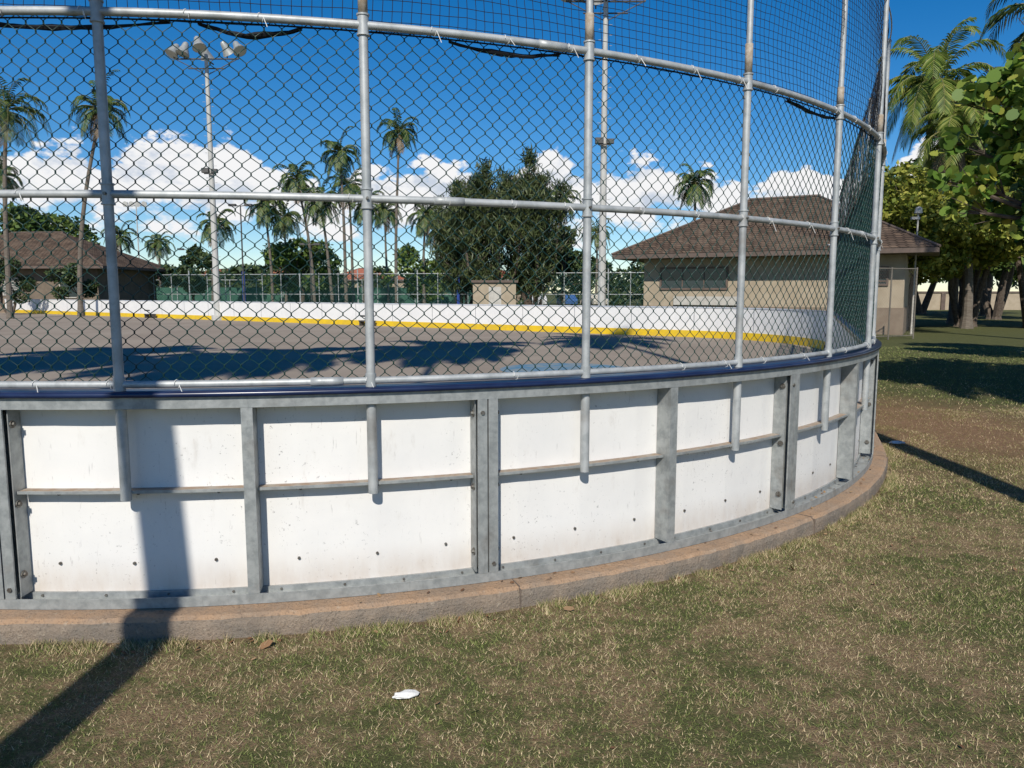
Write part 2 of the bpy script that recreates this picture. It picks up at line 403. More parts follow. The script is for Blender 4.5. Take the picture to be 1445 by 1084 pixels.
# ------------------------------------------------------------------ ground
def ground_nodes(name,blade=False):
    m,nt,b=newmat(name)
    g=nt.nodes.new('ShaderNodeNewGeometry'); pos=g.outputs['Position']
    sp=nt.nodes.new('ShaderNodeSeparateXYZ'); nt.links.new(pos,sp.inputs[0])
    n1=noise(nt,.9,5,.65,pos,(1,1,0)); n2=noise(nt,5,7,.80,pos,(1,1,0)); n3=noise(nt,120,3,.7,pos); n4=noise(nt,32,5,.75,pos,(1,1,0))
    far=sstep(nt,sp.outputs[1],8,17); near=mathn(nt,'SUBTRACT',1,sstep(nt,sp.outputs[1],2.0,3.6))
    f=mathn(nt,'ADD',mathn(nt,'MULTIPLY',n1,.42),mathn(nt,'MULTIPLY',n2,.62))
    f=mathn(nt,'SUBTRACT',f,mathn(nt,'MULTIPLY',far,.16))
    f=mathn(nt,'SUBTRACT',f,mathn(nt,'MULTIPLY_ADD',near,.04,.022))
    green=(.085,.105,.036);green2=(.14,.15,.06);straw=(.38,.285,.165)
    if blade:
        r=g.outputs['Random Per Island']
        f=mathn(nt,'ADD',f,mathn(nt,'MULTIPLY',mathn(nt,'SUBTRACT',r,.5),.42))
        wn=nt.nodes.new('ShaderNodeTexWhiteNoise'); wn.noise_dimensions='1D'; nt.links.new(r,wn.inputs['W']); r2=wn.outputs[0]
        gc=mixc(nt,r2,(.11,.155,.04),(.27,.30,.105))
        stc=mixc(nt,r2,(.33,.25,.14),(.66,.54,.34))
        c=mixc(nt,sstep(nt,f,.45,.56),gc,stc)
    else:
        f=mathn(nt,'ADD',f,mathn(nt,'MULTIPLY',mathn(nt,'SUBTRACT',n4,.5),.35))
        gc=mixc(nt,n2,green,green2)
        stc=mixc(nt,sstep(nt,n4,.35,.65),straw,(.25,.165,.10))
        c=mixc(nt,sstep(nt,f,.42,.57),gc,stc)
        c=mixc(nt,mathn(nt,'MULTIPLY',sstep(nt,n3,.42,.62),.55),c,(.08,.062,.035))
    vd=nt.nodes.new('ShaderNodeVectorMath'); vd.operation='DISTANCE'
    mp_=nt.nodes.new('ShaderNodeMapping'); mp_.inputs['Scale'].default_value=(1,.55,0); nt.links.new(pos,mp_.inputs[0])
    nt.links.new(mp_.outputs[0],vd.inputs[0]); vd.inputs[1].default_value=(5.4,5.3,0)
    dm=mathn(nt,'ADD',vd.outputs['Value'],mathn(nt,'MULTIPLY',mathn(nt,'SUBTRACT',n2,.5),5.0))
    dirt=mathn(nt,'SUBTRACT',1,sstep(nt,dm,.3,2.4))
    c=mixc(nt,mathn(nt,'MULTIPLY',dirt,.35 if blade else .75),c,mixc(nt,n3,(.22,.12,.07),(.36,.22,.135)))
    vd2=nt.nodes.new('ShaderNodeVectorMath'); vd2.operation='DISTANCE'
    m2=nt.nodes.new('ShaderNodeMapping'); m2.inputs['Scale'].default_value=(1,1,0); nt.links.new(pos,m2.inputs[0])
    nt.links.new(m2.outputs[0],vd2.inputs[0]); vd2.inputs[1].default_value=(C[0],C[1],0)
    lip=mathn(nt,'SUBTRACT',1,sstep(nt,mathn(nt,'ADD',vd2.outputs['Value'],mathn(nt,'MULTIPLY',n2,.25)),R+.20,R+.36))
    c=mixc(nt,mathn(nt,'MULTIPLY',lip,.4 if blade else .75),c,(.24,.165,.105))
    nt.links.new(c,b.inputs['Base Color']); b.inputs['Roughness'].default_value=.95; b.inputs['Specular IOR Level'].default_value=.1
    if not blade: bump(nt,b,mathn(nt,'ADD',n3,n4),.9,.016)
    return m
M_ground=ground_nodes('lawn_ground'); M_blade=ground_nodes('lawn_blades',True)
GZ=-.12
mb=MB(); mb.add([(-900,-300,GZ),(900,-300,GZ),(900,1500,GZ),(-900,1500,GZ)],[(0,1,2,3)]); ground=mb.obj('ground',[M_ground])
opx,opy,_,_=path(SS,.138); OUT=np.stack([opx,opy],1)
def inside(X,Y,P):
    r=np.zeros(len(X),bool); x0,y0=P[-1]
    for x1,y1 in P:
        c=((y1>Y)!=(y0>Y)); 
        if y1!=y0: r^=c&(X<(x0-x1)*(Y-y1)/(y0-y1)+x1)
        x0,y0=x1,y1
    return r
def blades(n,x0,x1,y0,y1,h,w,lean=(.3,1.7),thin=.30):
    X=rng.uniform(x0,x1,n);Y=rng.uniform(y0,y1,n)
    k=~inside(X,Y,OUT); X=X[k];Y=Y[k]
    bare=((X-5.4)**2+((Y-9.6)*.55)**2)<(1.4+1.2*np.sin(X*5+np.sin(Y*4)))
    k=~(bare&(rng.random(len(X))<.75)); X=X[k];Y=Y[k]
    pt=np.sin(X*2.1+1.7*np.sin(Y*1.6+.5))+np.sin(Y*2.9+1.2*np.sin(X*3.3))+.6*np.sin(X*9+Y*7)
    k=~((pt>.8)&(rng.random(len(X))<thin)); X=X[k];Y=Y[k]; n=len(X)
    cl=.55+.45*np.sin(X*3.1+1.3*np.sin(Y*2.3))*np.sin(Y*3.7+np.sin(X*1.9))
    a=rng.uniform(0,2*np.pi,n); H=h*rng.uniform(.4,1.3,n)*(.7+.5*cl); W=w*rng.uniform(.6,1.3,n); ln=rng.uniform(lean[0],lean[1],n); b=rng.uniform(0,2*np.pi,n)
    B=np.stack([X,Y,np.full(n,GZ-.001)],1); d=np.stack([np.cos(a),np.sin(a),0*a],1)*W[:,None]*.5
    T=B+np.stack([np.cos(b)*H*ln,np.sin(b)*H*ln,H],1)
    return np.stack([B-d,B+d,T],1)
n=30000; s_=rng.uniform(-7,9,n); keep=(np.sin(s_*5)+np.sin(s_*13+1)+np.sin(s_*31))>-.3; s_=s_[keep]
o_=.136+np.abs(rng.normal(0,.05,len(s_))); X,Y,_,_=path(s_,o_); n=len(X); b=rng.uniform(0,2*np.pi,n); a=rng.uniform(0,2*np.pi,n)
H=.038*rng.uniform(.3,1.3,n); B=np.stack([X,Y,np.full(n,GZ-.001)],1); d=np.stack([np.cos(a),np.sin(a),0*a],1)*.0022
T=B+np.stack([np.cos(b)*H*.7,np.sin(b)*H*.7,H],1); edge=np.stack([B-d,B+d,T],1)
V=np.concatenate([blades(380000,-4.5,6.5,1.2,5.6,.016,.0036),blades(90000,-4.5,6.5,1.2,5.6,.007,.003,(3,6),.0),blades(170000,1.5,10.5,5.6,11,.020,.006),blades(60000,4,20,11,24,.03,.012),edge])
np_mesh('lawn_grass',V,np.arange(len(V)*3).reshape(-1,3),[M_blade])
M_dead=leafmat('dead_leaf',[(.09,.04,.02),(.22,.12,.06),(.35,.24,.13)],0)
def leafcloud(cent,size,aspect=1.0,up=.0,shape=4,dirv=None,seed=0,fold=0.0):
    r=np.random.default_rng(seed); n=len(cent)
    nr=r.normal(size=(n,3)); nr[:,2]+=up; nr/=np.linalg.norm(nr,axis=1)[:,None]
    if dirv is None: t=r.normal(size=(n,3))
    else: t=dirv+r.normal(size=(n,3))*.35
    t-=nr*(t*nr).sum(1)[:,None]; t/=np.linalg.norm(t,axis=1)[:,None]+1e-9
    u=np.cross(nr,t); sz=(size*r.uniform(.6,1.3,n))[:,None]
    if shape==4: ang=[(1,0),(0,aspect),(-1,0),(0,-aspect)]
    else: ang=[(math.cos(2*math.pi*i/shape),aspect*math.sin(2*math.pi*i/shape)) for i in range(shape)]
    return np.stack([cent+t*sz*a+u*sz*b for a,b in ang],1)
n=380; X=rng.uniform(-4,8,n);Y=rng.uniform(1.8,12,n); k=~inside(X,Y,OUT)
cx=np.stack([X[k],Y[k],np.full(k.sum(),GZ+.014)],1)
extra=[]
for i in range(80):
    s=random.uniform(-4,9); x,y,_,_=path(s,random.uniform(.15,.3)); extra.append((x,y,GZ+.012))
for i in range(90):
    s=random.uniform(-4,9); x,y,_,_=path(s,random.uniform(-.1,-.02)); extra.append((x,y,.018))
for i in range(60):
    s=random.uniform(-4,9); x,y,_,_=path(s,random.uniform(.01,.09)); extra.append((x,y,.004))
cx=np.concatenate([cx,np.array(extra)])
V=leafcloud(cx,.012,.6,3.5,6,seed=3); np_mesh('fallen_leaves',V,np.arange(V.shape[0]*6).reshape(-1,6),[M_dead])
big=np.array([(-1.17,3.48,GZ+.02),(-.44,3.60,GZ+.02),(.3,3.9,GZ+.02),(1.7,4.5,GZ+.02),(-.15,2.9,GZ+.02)])
V=leafcloud(big,.035,.6,2.5,6,seed=5); np_mesh('curled_dead_leaves',V,np.arange(V.shape[0]*6).reshape(-1,6),[M_dead])
def crumple(name,loc,sx,sy,sz,seed,mat):
    import bmesh
    bm=bmesh.new(); bmesh.ops.create_icosphere(bm,subdivisions=3,radius=1); r=random.Random(seed)
    off=[Vector((r.uniform(-1,1),r.uniform(-1,1),r.uniform(-1,1))).normalized() for _ in range(16)]
    for v in bm.verts:
        p=v.co.copy(); k=1
        for o in off: k-=.05*max(0,abs(math.sin(p.dot(o)*4+o.x*5)))-.02
        v.co=Vector((p.x*k*sx,p.y*k*sy,max(p.z*k*sz,-.004)))
    me=bpy.data.meshes.new(name); bm.to_mesh(me); bm.free(); me.materials.append(mat)
    ob=bpy.data.objects.new(name,me); ob.location=loc; link(ob); return ob
M_paper=simple('paper_white',(.82,.82,.80),(.7,.69,.66),30,.8)
o=crumple('crumpled_paper',(-.44,3.02,GZ+.020),.065,.030,.018,4,M_paper); o.rotation_euler=(0,0,.3)
crumple('plastic_wrapper',(4.25,8.35,GZ+.03),.10,.05,.03,9,simple('pale_wrapper',(.55,.6,.66),(.4,.45,.5),20,.3))
# ------------------------------------------------------------------ trees
M_bark=simple('tree_bark',(.07,.05,.038),(.13,.105,.08),9,.9,bs_=.5)
M_palmbark=simple('palm_bark',(.11,.09,.07),(.18,.155,.125),7,.9,bs_=.5,vscale=(.6,.6,6))
M_palm=leafmat('palm_frond_green',[(.018,.045,.014),(.04,.085,.022),(.075,.12,.03),(.13,.15,.04)],0)
M_palmY=leafmat('palm_frond_yellowgreen',[(.07,.13,.02),(.17,.24,.04),(.34,.36,.09)],.3)  # yellow-green frond colour, used on palms at the right
M_shaft=simple('frond_stem',(.16,.17,.05),(.22,.19,.08),5,.6)
M_frbrown=leafmat('dry_frond',[(.10,.07,.04),(.2,.14,.08)],0)
M_lf=leafmat('broadleaf_green',[(.025,.055,.012),(.055,.10,.02),(.10,.15,.03),(.15,.20,.045)],0)
M_lfY=leafmat('broadleaf_yellowgreen',[(.06,.09,.015),(.16,.20,.03),(.30,.33,.055),(.46,.42,.09)],.25)
M_sea=leafmat('seagrape_leaf',[(.05,.11,.018),(.11,.20,.03),(.20,.31,.055),(.42,.40,.07)],.3)
M_iron=leafmat('ironwood_needles',[(.026,.044,.017),(.060,.084,.030),(.11,.13,.048)],0)
M_far=leafmat('distant_foliage',[(.02,.04,.015),(.045,.075,.025),(.08,.11,.035)],0)
def palm(base,h,lean=(0,0),L=2.6,nf=26,seed=0,mat=None,tr=.17,wide=.055,dens=26,name='coconut_palm_tree'):
    r=random.Random(seed); mb=MB(); pts=[];rr=[]
    K=14
    for i in range(K+1):
        t=i/K; q=t**1.7
        pts.append(Vector((base[0]+lean[0]*q+.06*math.sin(t*5+seed),base[1]+lean[1]*q,GZ-.05+(h)*t))); rr.append(tr*(1.35-.65*t) if i else tr*1.9)
    mb.tube(pts,rr,10,0)
    top=pts[-1]
    mb.tube([top-Vector((0,0,.3)),top+Vector((0,0,.35))],[tr*.9,tr*.5],8,2)
    for i in range(7):
        a=r.uniform(0,6.28); p=top+Vector((math.cos(a)*.25,math.sin(a)*.25,-.15-r.random()*.25)); mb.tube([p-Vector((0,0,.11)),p-Vector((0,0,.06)),p+Vector((0,0,.05)),p+Vector((0,0,.1))],[.03,.11,.11,.03],6,2)
    for i in range(nf):
        az=i*2.39996+r.uniform(-.25,.25); u=i/nf
        el=rad(78-112*u+r.uniform(-10,10)); ln=L*r.uniform(.85,1.12)*(1-.12*u)
        mi=1 if not(u>.88 and r.random()<.6) else 3
        S=12; p=top+Vector((0,0,.2)); line=[p.copy()]; dl=ln/S; e_=el; a_=az; tw=r.uniform(-.04,.04)
        for s_ in range(S):
            e_-=(.035+.022*s_)*(1.0 if e_>-1.2 else .1)*2.0*math.cos(max(-1.4,min(1.4,e_)))*.75+.012; a_+=tw
            d=Vector((math.cos(e_)*math.cos(a_),math.cos(e_)*math.sin(a_),math.sin(e_))); p=p+d*dl; line.append(p.copy())
        mb.tube(line,[.035*(1-.85*j/S) for j in range(S+1)],4,2,False)
        for q in range(dens):
            t=.10+.90*(q+.5)/dens; fi=t*S; j=min(S-1,int(fi)); c=line[j].lerp(line[j+1],fi-j); d=(line[j+1]-line[j]).normalized()
            side=d.cross(Vector((0,0,1))); side=side.normalized() if side.length>1e-3 else Vector((1,0,0))
            upv=side.cross(d); ll=(.30+.62*math.sin(math.pi*min(1,t*.85+.12)))*L*.26
            for sg in (-1,1):
                dr=side*sg*(.85)+d*(.55+.3*t)-upv*.05; dr.normalize()
                dp=r.uniform(.35,.75)
                a=c; b=c+dr*ll*.5-Vector((0,0,dp*ll*.18)); e2=c+dr*ll*.88-Vector((0,0,dp*ll*.7))
                w=d*wide*.5
                mb.add([a-w*.6,a+w*.6,b+w,e2,b-w],[(0,1,2,3,4)],mi)
    return mb.obj(name,[M_palmbark,mat or M_palm,M_shaft,M_frbrown])
def blobs_leaves(blobs,n,seed,shell=.55):
    r=np.random.default_rng(seed); B=np.array(blobs); w=B[:,3]**2; w/=w.sum()
    i=r.choice(len(B),n,p=w); d=r.normal(size=(n,3)); d/=np.linalg.norm(d,axis=1)[:,None]
    rr=B[i,3]*(shell+(1-shell)*r.random(n)**.6)*r.uniform(.85,1.15,n)
    d[:,2]*=.8
    return B[i,:3]+d*rr[:,None]
def tree(name,base,h,cw,cb,nb,nl,ls,mat,seed,trunks=1,tr=.2,br=(.5,1.1),shape=4,asp=.55,spread=.6):
    r=random.Random(seed); blobs=[]
    for i in range(nb):
        a=r.uniform(0,6.28); q=math.sqrt(r.random()); z=r.random()
        prof=math.sin(math.pi*(.18+.72*z))
        blobs.append((base[0]+math.cos(a)*q*cw*prof,base[1]+math.sin(a)*q*cw*prof,cb+(h-cb)*z,r.uniform(*br)))
    mb=MB(); forks=[]
    for t in range(trunks):
        a=6.28*t/trunks+r.random(); ox=.25*trunks*.3
        b=Vector((base[0]+math.cos(a)*ox,base[1]+math.sin(a)*ox,GZ-.05)); f=Vector((base[0]+math.cos(a)*cw*.28*(trunks>1),base[1]+math.sin(a)*cw*.28*(trunks>1),cb+(h-cb)*.15))
        mid=b.lerp(f,.5)+Vector((r.uniform(-.2,.2),r.uniform(-.2,.2),0)); mb.tube([b,b+Vector((0,0,.25)),mid,f],[tr*1.5,tr*1.1,tr*.9,tr*.7],8); forks.append(f)
    for bl in blobs:
        f=min(forks,key=lambda q:(q-Vector(bl[:3])).length); c=Vector(bl[:3]); m=f.lerp(c,.5)+Vector((r.uniform(-.3,.3),r.uniform(-.3,.3),-.15))
        mb.tube([f-Vector((0,0,.2)),m,c],[tr*.45,tr*.25,tr*.08],5)
        for _ in range(3):
            e2=c+Vector((r.uniform(-1,1),r.uniform(-1,1),r.uniform(-.6,1)))*bl[3]*.8; mb.tube([m.lerp(c,.6),e2],[tr*.12,tr*.04],4)
    o=empty(name); mb.obj('trunk_and_limbs',[M_bark],o)
    cen=blobs_leaves(blobs,nl,seed); V=leafcloud(cen,ls,asp,.7,shape,seed=seed)
    np_mesh('crown_foliage',V,np.arange(V.shape[0]*shape).reshape(-1,shape),[mat],o)
    return o
# shadow-casting palms beside/behind the viewpoint
palm((-1.97,-.5),17.6,(-1.9,0),3.7,28,seed=11,tr=.100,wide=.20,dens=30)
palm((-8.0,-2.2),16.3,(.2,.2),3.8,30,seed=12,tr=.14,wide=.20,dens=30)
palm((4.0,2.3),18.9,(-3.0,0),3.2,26,seed=13,tr=.12,wide=.14)
palm((-12.5,.5),14.6,(.4,.2),3.8,28,seed=14,tr=.14,wide=.20,dens=30)
palm((7.6,.6),11.0,(.2,0),3.0,26,seed=15,tr=.13,wide=.12,dens=28)
def py(Y,y):
    v=y-542; return 1.56+Y*(-(129+.9929*v))/(1077-.1189*v)
def px(Y,x): return Y*.995*(x-722.5)/1085
for (x,y,Y,bx,L,sd,w) in [(30,160,46,12,2.9,1,.08),(158,158,50,112,2.7,2,.08),(566,188,72,560,2.7,3,.11),(484,218,70,490,2.7,4,.11),
    (425,255,75,445,3.0,5,.12),(380,292,78,385,2.8,6,.12),(310,318,80,300,2.9,7,.12),(602,306,76,598,2.8,8,.12),(975,262,62,980,2.5,9,.11),
    (455,288,72,470,2.8,22,.12),(228,345,90,228,2.4,23,.1),(520,290,80,515,3.0,24,.12),(175,335,85,180,2.6,25,.1),
    (790,285,85,795,3.2,26,.12),(545,300,88,548,3.0,27,.12),(12,250,70,0,2.9,28,.12),(840,330,90,842,2.7,29,.1),(405,310,84,405,3.0,30,.12),(495,265,82,500,3.0,35,.12),(618,325,90,616,3.0,36,.12)]:
    X=px(Y,x); Xb=px(Y,bx); h=py(Y,y)-GZ
    palm((Xb,Y),h,(X-Xb,0),L,24,sd,wide=w*1.1,dens=18,tr=.125)
palm((px(38,1285),38),py(38,125)-GZ,(.6,0),4.0,32,31,mat=M_palmY,wide=.08,dens=34)
palm((21.2,36),py(36,190)-GZ,(-.8,0),3.2,28,32,mat=M_palmY,wide=.07,dens=30)
palm((18.6,24),py(24,35)-GZ,(-2.2,0),3.0,28,33,mat=M_palm,wide=.06,dens=30)
palm((px(41,1345),41),py(41,165)-GZ,(.3,0),3.4,26,34,mat=M_palm,wide=.07,dens=26)
def ironwood(base,h,w,seed,n=9000,spires=9):
    r=random.Random(seed); rn=np.random.default_rng(seed); mb=MB(); P=[];D=[]
    for i in range(spires):
        a=r.uniform(0,6.28); q=math.sqrt(r.random())*w*.8; hh=h*(1-.22*(q/w))*(r.uniform(.76,1.0) if i else 1)
        b=Vector((base[0]+.3*math.cos(a),base[1]+.3*math.sin(a),GZ)); t=Vector((base[0]+q*math.cos(a),base[1]+q*math.sin(a),hh))
        m=Vector((base[0]+q*.75*math.cos(a),base[1]+q*.75*math.sin(a),hh*.4)); mb.tube([b,m,t],[.16,.10,.02],6)
        for _ in range(30):
            f=r.uniform(.02,1)**.75; c=m.lerp(t,f) if r.random()<.78 else b.lerp(m,r.uniform(.4,1)); R_=(1.5*(1-f)+.55)*r.uniform(.5,1.25); aa=r.uniform(0,6.28)
            e2=c+Vector((math.cos(aa)*R_,math.sin(aa)*R_,R_*r.uniform(.5,1.3))); mb.tube([c,e2],[.04,.01],4)
            k=n//(spires*30); t_=rn.random((k,1)); pp=np.array(c)+(np.array(e2)-np.array(c))*t_+rn.normal(0,.20,(k,3)); P.append(pp); D.append(np.repeat([(math.cos(aa)*.5,math.sin(aa)*.5,.9 if r.random()<.75 else -.6)],k,0))
    o=empty('ironwood_tree'); mb.obj('trunk_and_limbs',[M_bark],o)
    P=np.concatenate(P);D=np.concatenate(D); V=leafcloud(P,.34,.13,0,4,D,seed); np_mesh('needle_foliage',V,np.arange(V.shape[0]*4).reshape(-1,4),[M_iron],o)
ironwood((px(60,698),60),py(60,222),4.2,41,22000,13)
ironwood((px(61,752),61),py(61,212),3.6,42,20000,12)
ironwood((px(63,655),63),py(63,252),3.0,43,11000,8)
tree('monkeypod_tree',(px(75,60),75),py(75,306),5.5,2.2,26,8000,.26,M_lf,51,1,.3,(1.0,1.8))
tree('monkeypod_tree',(px(85,425),85),py(85,345),5,2,18,4500,.28,M_lf,52,1,.3,(1.0,1.6))
tree('shade_tree',(px(70,275),70),py(70,352),2.4,1.5,10,3500,.2,M_far,53,1,.15,(.6,1.0))
tree('shade_tree',(px(78,595),78),py(78,352),4,1.5,16,4500,.24,M_lf,54,1,.25,(.8,1.4))
tree('shade_tree',(px(66,795),66),py(66,325),2.8,1.6,14,4500,.2,M_far,55,1,.2,(.7,1.2))
tree('shade_tree',(px(60,1005),60),py(60,318),5,2,18,4500,.22,M_lf,56,1,.25,(.8,1.4))
tree('plumeria_tree',(px(55,20),54.5),py(54.5,372),1.6,1.2,9,2500,.12,M_far,57,2,.10,(.4,.8))
tree('plumeria_tree',(px(56,95),56.5),py(56,370),1.8,1.1,9,2500,.12,M_far,58,2,.10,(.4,.8))
bl=[]
for i in range(190):
    X=random.uniform(-95,110); bl.append((X,random.uniform(100,118),random.uniform(.3,5.2 if X<20 else 8),random.uniform(1.2,2.4)))
V=leafcloud(blobs_leaves(bl,34000,60),.38,.6,.6,4,seed=60); np_mesh('distant_tree_line',V,np.arange(V.shape[0]*4).reshape(-1,4),[M_far])
tree('heliotrope_tree',(px(34,1296),35.5),py(34,250),3.6,2.6,34,20000,.14,M_lfY,61,4,.13,(.7,1.2))
tree('heliotrope_tree',(px(38,1362),38),py(38,235),3.8,2.9,36,20000,.17,M_lfY,62,5,.16,(.8,1.4))
tree('heliotrope_tree',(px(37,1440),36),py(36,215),4.2,2.9,36,18000,.17,M_lfY,63,4,.17,(.8,1.4))
tree('heliotrope_tree',(13.4,17.5),5.6,2.0,2.9,22,7000,.13,M_lf,67,3,.12,(.5,.9))  # off-frame tree added to cast shadow bands on the right lawn
tree('shade_tree',(px(55,1390),55),py(55,190),6,3.0,36,12000,.26,M_lf,64,2,.25,(1.1,1.8))
tree('shade_tree',(px(60,1300),60),py(60,240),6,2.8,28,9000,.26,M_lf,65,2,.25,(1.1,1.8))
tree('shade_tree',(30,48),11,5,3.2,30,9000,.24,M_lf,66,3,.22,(1,1.6))
bl=[(7.9,11.2,3.0,.55),(7.2,11.0,3.4,.5),(6.6,11.2,3.1,.34),(6.9,10.8,4.1,.48),(6.45,11.0,4.3,.30),(7.6,11.4,4.5,.6),(7.3,10.9,4.9,.42),(8.3,11.0,5.1,.7),(8.6,11.4,4.0,.8),(8.5,10.8,3.0,.6),
    (9.5,11.2,4.4,1.0),(9.9,12.0,5.2,1.0),(9.3,10.4,3.4,.8),(10.4,11,3.4,.9),(9.0,12.4,4.4,.8),(6.3,11.3,3.7,.27),(7.0,11.6,2.75,.34),(10.8,11.4,4.6,.9),(7.6,11.9,3.7,.55),
    (7.5,11.1,2.55,.4),(6.15,11.2,3.15,.2),(6.4,11.3,2.75,.2),(7.1,11.2,3.8,.45),(7.9,11.2,3.8,.6),(7.0,11.2,4.6,.35)]
mb=MB(); T=Vector((9.9,11.3,GZ-.05)); F=Vector((9.5,11.3,1.9)); mb.tube([T,T+Vector((.1,0,.9)),F],[.24,.17,.14],9)
r=random.Random(3)
for b in bl:
    c=Vector(b[:3]); m=F.lerp(c,.5)+Vector((0,0,r.uniform(-.05,.3))); mb.tube([F-Vector((0,0,.15)),m,c],[.07,.045,.015],6)
    for _ in range(6): mb.tube([m.lerp(c,.7),c+Vector((r.uniform(-1,1),r.uniform(-1,1),r.uniform(-.8,1)))*b[3]],[.014,.005],4)
o=empty('sea_grape_tree'); mb.obj('trunk_and_limbs',[M_bark],o)
V=leafcloud(blobs_leaves(bl,6200,71,.15),.080,.9,.55,8,seed=71); np_mesh('round_leaves',V,np.arange(V.shape[0]*8).reshape(-1,8),[M_sea],o)
# ------------------------------------------------------------------ buildings
def shingle():
    m,nt,b=newmat('brown_roof_shingles')
    tc=nt.nodes.new('ShaderNodeTexCoord'); sp=nt.nodes.new('ShaderNodeSeparateXYZ'); nt.links.new(tc.outputs['Object'],sp.inputs[0])
    cb=nt.nodes.new('ShaderNodeCombineXYZ'); nt.links.new(mathn(nt,'ADD',sp.outputs[0],sp.outputs[1]),cb.inputs[0]); nt.links.new(mathn(nt,'MULTIPLY',sp.outputs[2],2.1),cb.inputs[1])
    br=N(nt,'ShaderNodeTexBrick',Scale=1.0); br.inputs['Brick Width'].default_value=.3; br.inputs['Row Height'].default_value=.22; br.inputs['Mortar Size'].default_value=.03
    br.inputs['Color1'].default_value=(.15,.105,.075,1); br.inputs['Color2'].default_value=(.08,.058,.045,1); br.inputs['Mortar'].default_value=(.035,.027,.022,1)
    nt.links.new(cb.outputs[0],br.inputs['Vector'])
    c=mixc(nt,mathn(nt,'MULTIPLY',sstep(nt,noise(nt,1.2,5,.6),.4,.7),.4),br.outputs[0],(.21,.16,.12))
    nt.links.new(c,b.inputs['Base Color']); b.inputs['Roughness'].default_value=.95; b.inputs['Specular IOR Level'].default_value=.05
    bump(nt,b,br.outputs[1],.5,.03); return m
M_shing=shingle(); M_shingR=simple('red_roof_tiles',(.30,.09,.05),(.38,.14,.08),3,.8)
M_wall=simple('tan_stucco_wall',(.40,.335,.245),(.34,.28,.20),2,.9); M_wallD=simple('eave_shaded_wall',(.19,.15,.11),(.15,.12,.09),2,.9); M_band=simple('brown_base_band',(.20,.15,.11),(.24,.19,.14),2,.9)  # clubhouse wall copy is darkened in colour for shade under the eaves
M_fascia=simple('brown_fascia',(.10,.075,.06),(.14,.10,.08),3,.7); M_glass=simple('dark_window_glass',(.03,.045,.05),None,rough=.1)
M_trim=simple('pale_trim',(.50,.48,.43),(.42,.40,.36),4,.7)
def hip_building(name,A,ang,W,Dp,ez,rh,oh,wins,roof=M_shing,wall=M_wall,rid=None):
    o=empty(name,(A[0],A[1],0),ang)
    rid=rid or (W*.38,W*.62)
    mb=MB(); t=.10
    vs=[(0,0,ez),(W,0,ez),(W,Dp,ez),(0,Dp,ez),(rid[0],Dp/2,ez+rh),(rid[1],Dp/2,ez+rh)]
    mb.add(vs,[(0,1,5,4),(1,2,5),(2,3,4,5),(3,0,4)]); mb.obj('roof',[roof],o)
    mb=MB(); q=.02
    mb.add([(q,q,ez-.004),(W-q,q,ez-.004),(W-q,Dp-q,ez-.004),(q,Dp-q,ez-.004),(q,q,ez-.20),(W-q,q,ez-.20),(W-q,Dp-q,ez-.20),(q,Dp-q,ez-.20)],[(0,1,5,4),(1,2,6,5),(2,3,7,6),(3,0,4,7),(4,5,6,7)])
    mb.obj('fascia_and_soffit',[M_fascia],o)
    mb=MB(); mb.tube([(rid[0]-.1,Dp/2,ez+rh+.02),(rid[1]+.1,Dp/2,ez+rh+.02)],.07,6)
    for a,b in ((0,4),(1,5)): mb.tube([Vector(vs[a])+Vector((0,0,.02)),Vector(vs[b])+Vector((0,0,.02))],.05,6)
    mb.obj('ridge_caps',[M_fascia],o)
    mb=MB(); mb.box((oh,oh,GZ-.1),(W-oh,Dp-oh,ez-.205)); mb.obj('walls',[wall],o)
    mb=MB(); mb.box((oh-.04,oh-.04,GZ-.1),(W-oh+.04,Dp-oh+.04,.95)); mb.obj('base_band',[M_band],o)
    mb=MB()
    for (x0,x1,z0,z1,kind) in wins:
        y=oh
        mb.box((x0,y-.03,z0),(x1,y+.02,z1),0)
        for a,b in (((x0-.08,y-.07,z0-.08),(x0,y+.01,z1+.08)),((x1,y-.07,z0-.08),(x1+.08,y+.01,z1+.08)),((x0,y-.07,z1),(x1,y+.01,z1+.08)),((x0,y-.07,z0-.08),(x1,y+.01,z0))): mb.box(a,b,1)
        if kind=='louver':
            z=z0+.08
            while z<z1-.04: mb.box((x0+.01,y-.055,z),(x1-.01,y-.035,z+.05),1); z+=.13
        else:
            nn=max(1,int((x1-x0)/.9))
            for i in range(1,nn): mb.box((x0+(x1-x0)*i/nn-.025,y-.06,z0+.005),(x0+(x1-x0)*i/nn+.025,y-.032,z1-.005),1)
    mb.obj('windows_and_doors',[M_glass,M_fascia if wall is M_wall else M_trim],o)
    return o
pav=hip_building('park_pavilion_building',(4.5,35.2),math.atan2(-6.3,11.4),13.0,10,3.25,2.65,1.15,[(2.0,4.9,1.75,2.6,'glass'),(10.0,11.2,1.9,2.5,'louver')],rid=(5,8))
mb=MB(); mb.box((2.6,1.02,1.0),(5.6,1.07,1.38)); mb.obj('serving_shutter',[M_trim],pav)
hip_building('clubhouse_building',(px(57,-200),59.5),-.06,17.5,11,3.55,2.9,1.2,[(8.7,9.9,1.4,2.6,'louver'),(13.3,15.0,1.2,2.6,'glass')],wall=M_wallD)
for (x,Y,W) in ((345,120,12),(455,125,14),(250,130,12),(640,128,12),(90,122,14)):
    hip_building('red_roof_house',(px(Y,x),Y),0,W,8,3.6,1.9,.5,[(2,4,1.2,2.6,'glass'),(6,8,1.2,2.6,'glass')],M_shingR,M_wall)
o=empty('perimeter_wall'); mb=MB(); mb.box((36,74,GZ-.1),(80,74.3,1.5)); mb.obj('wall',[M_wall],o)
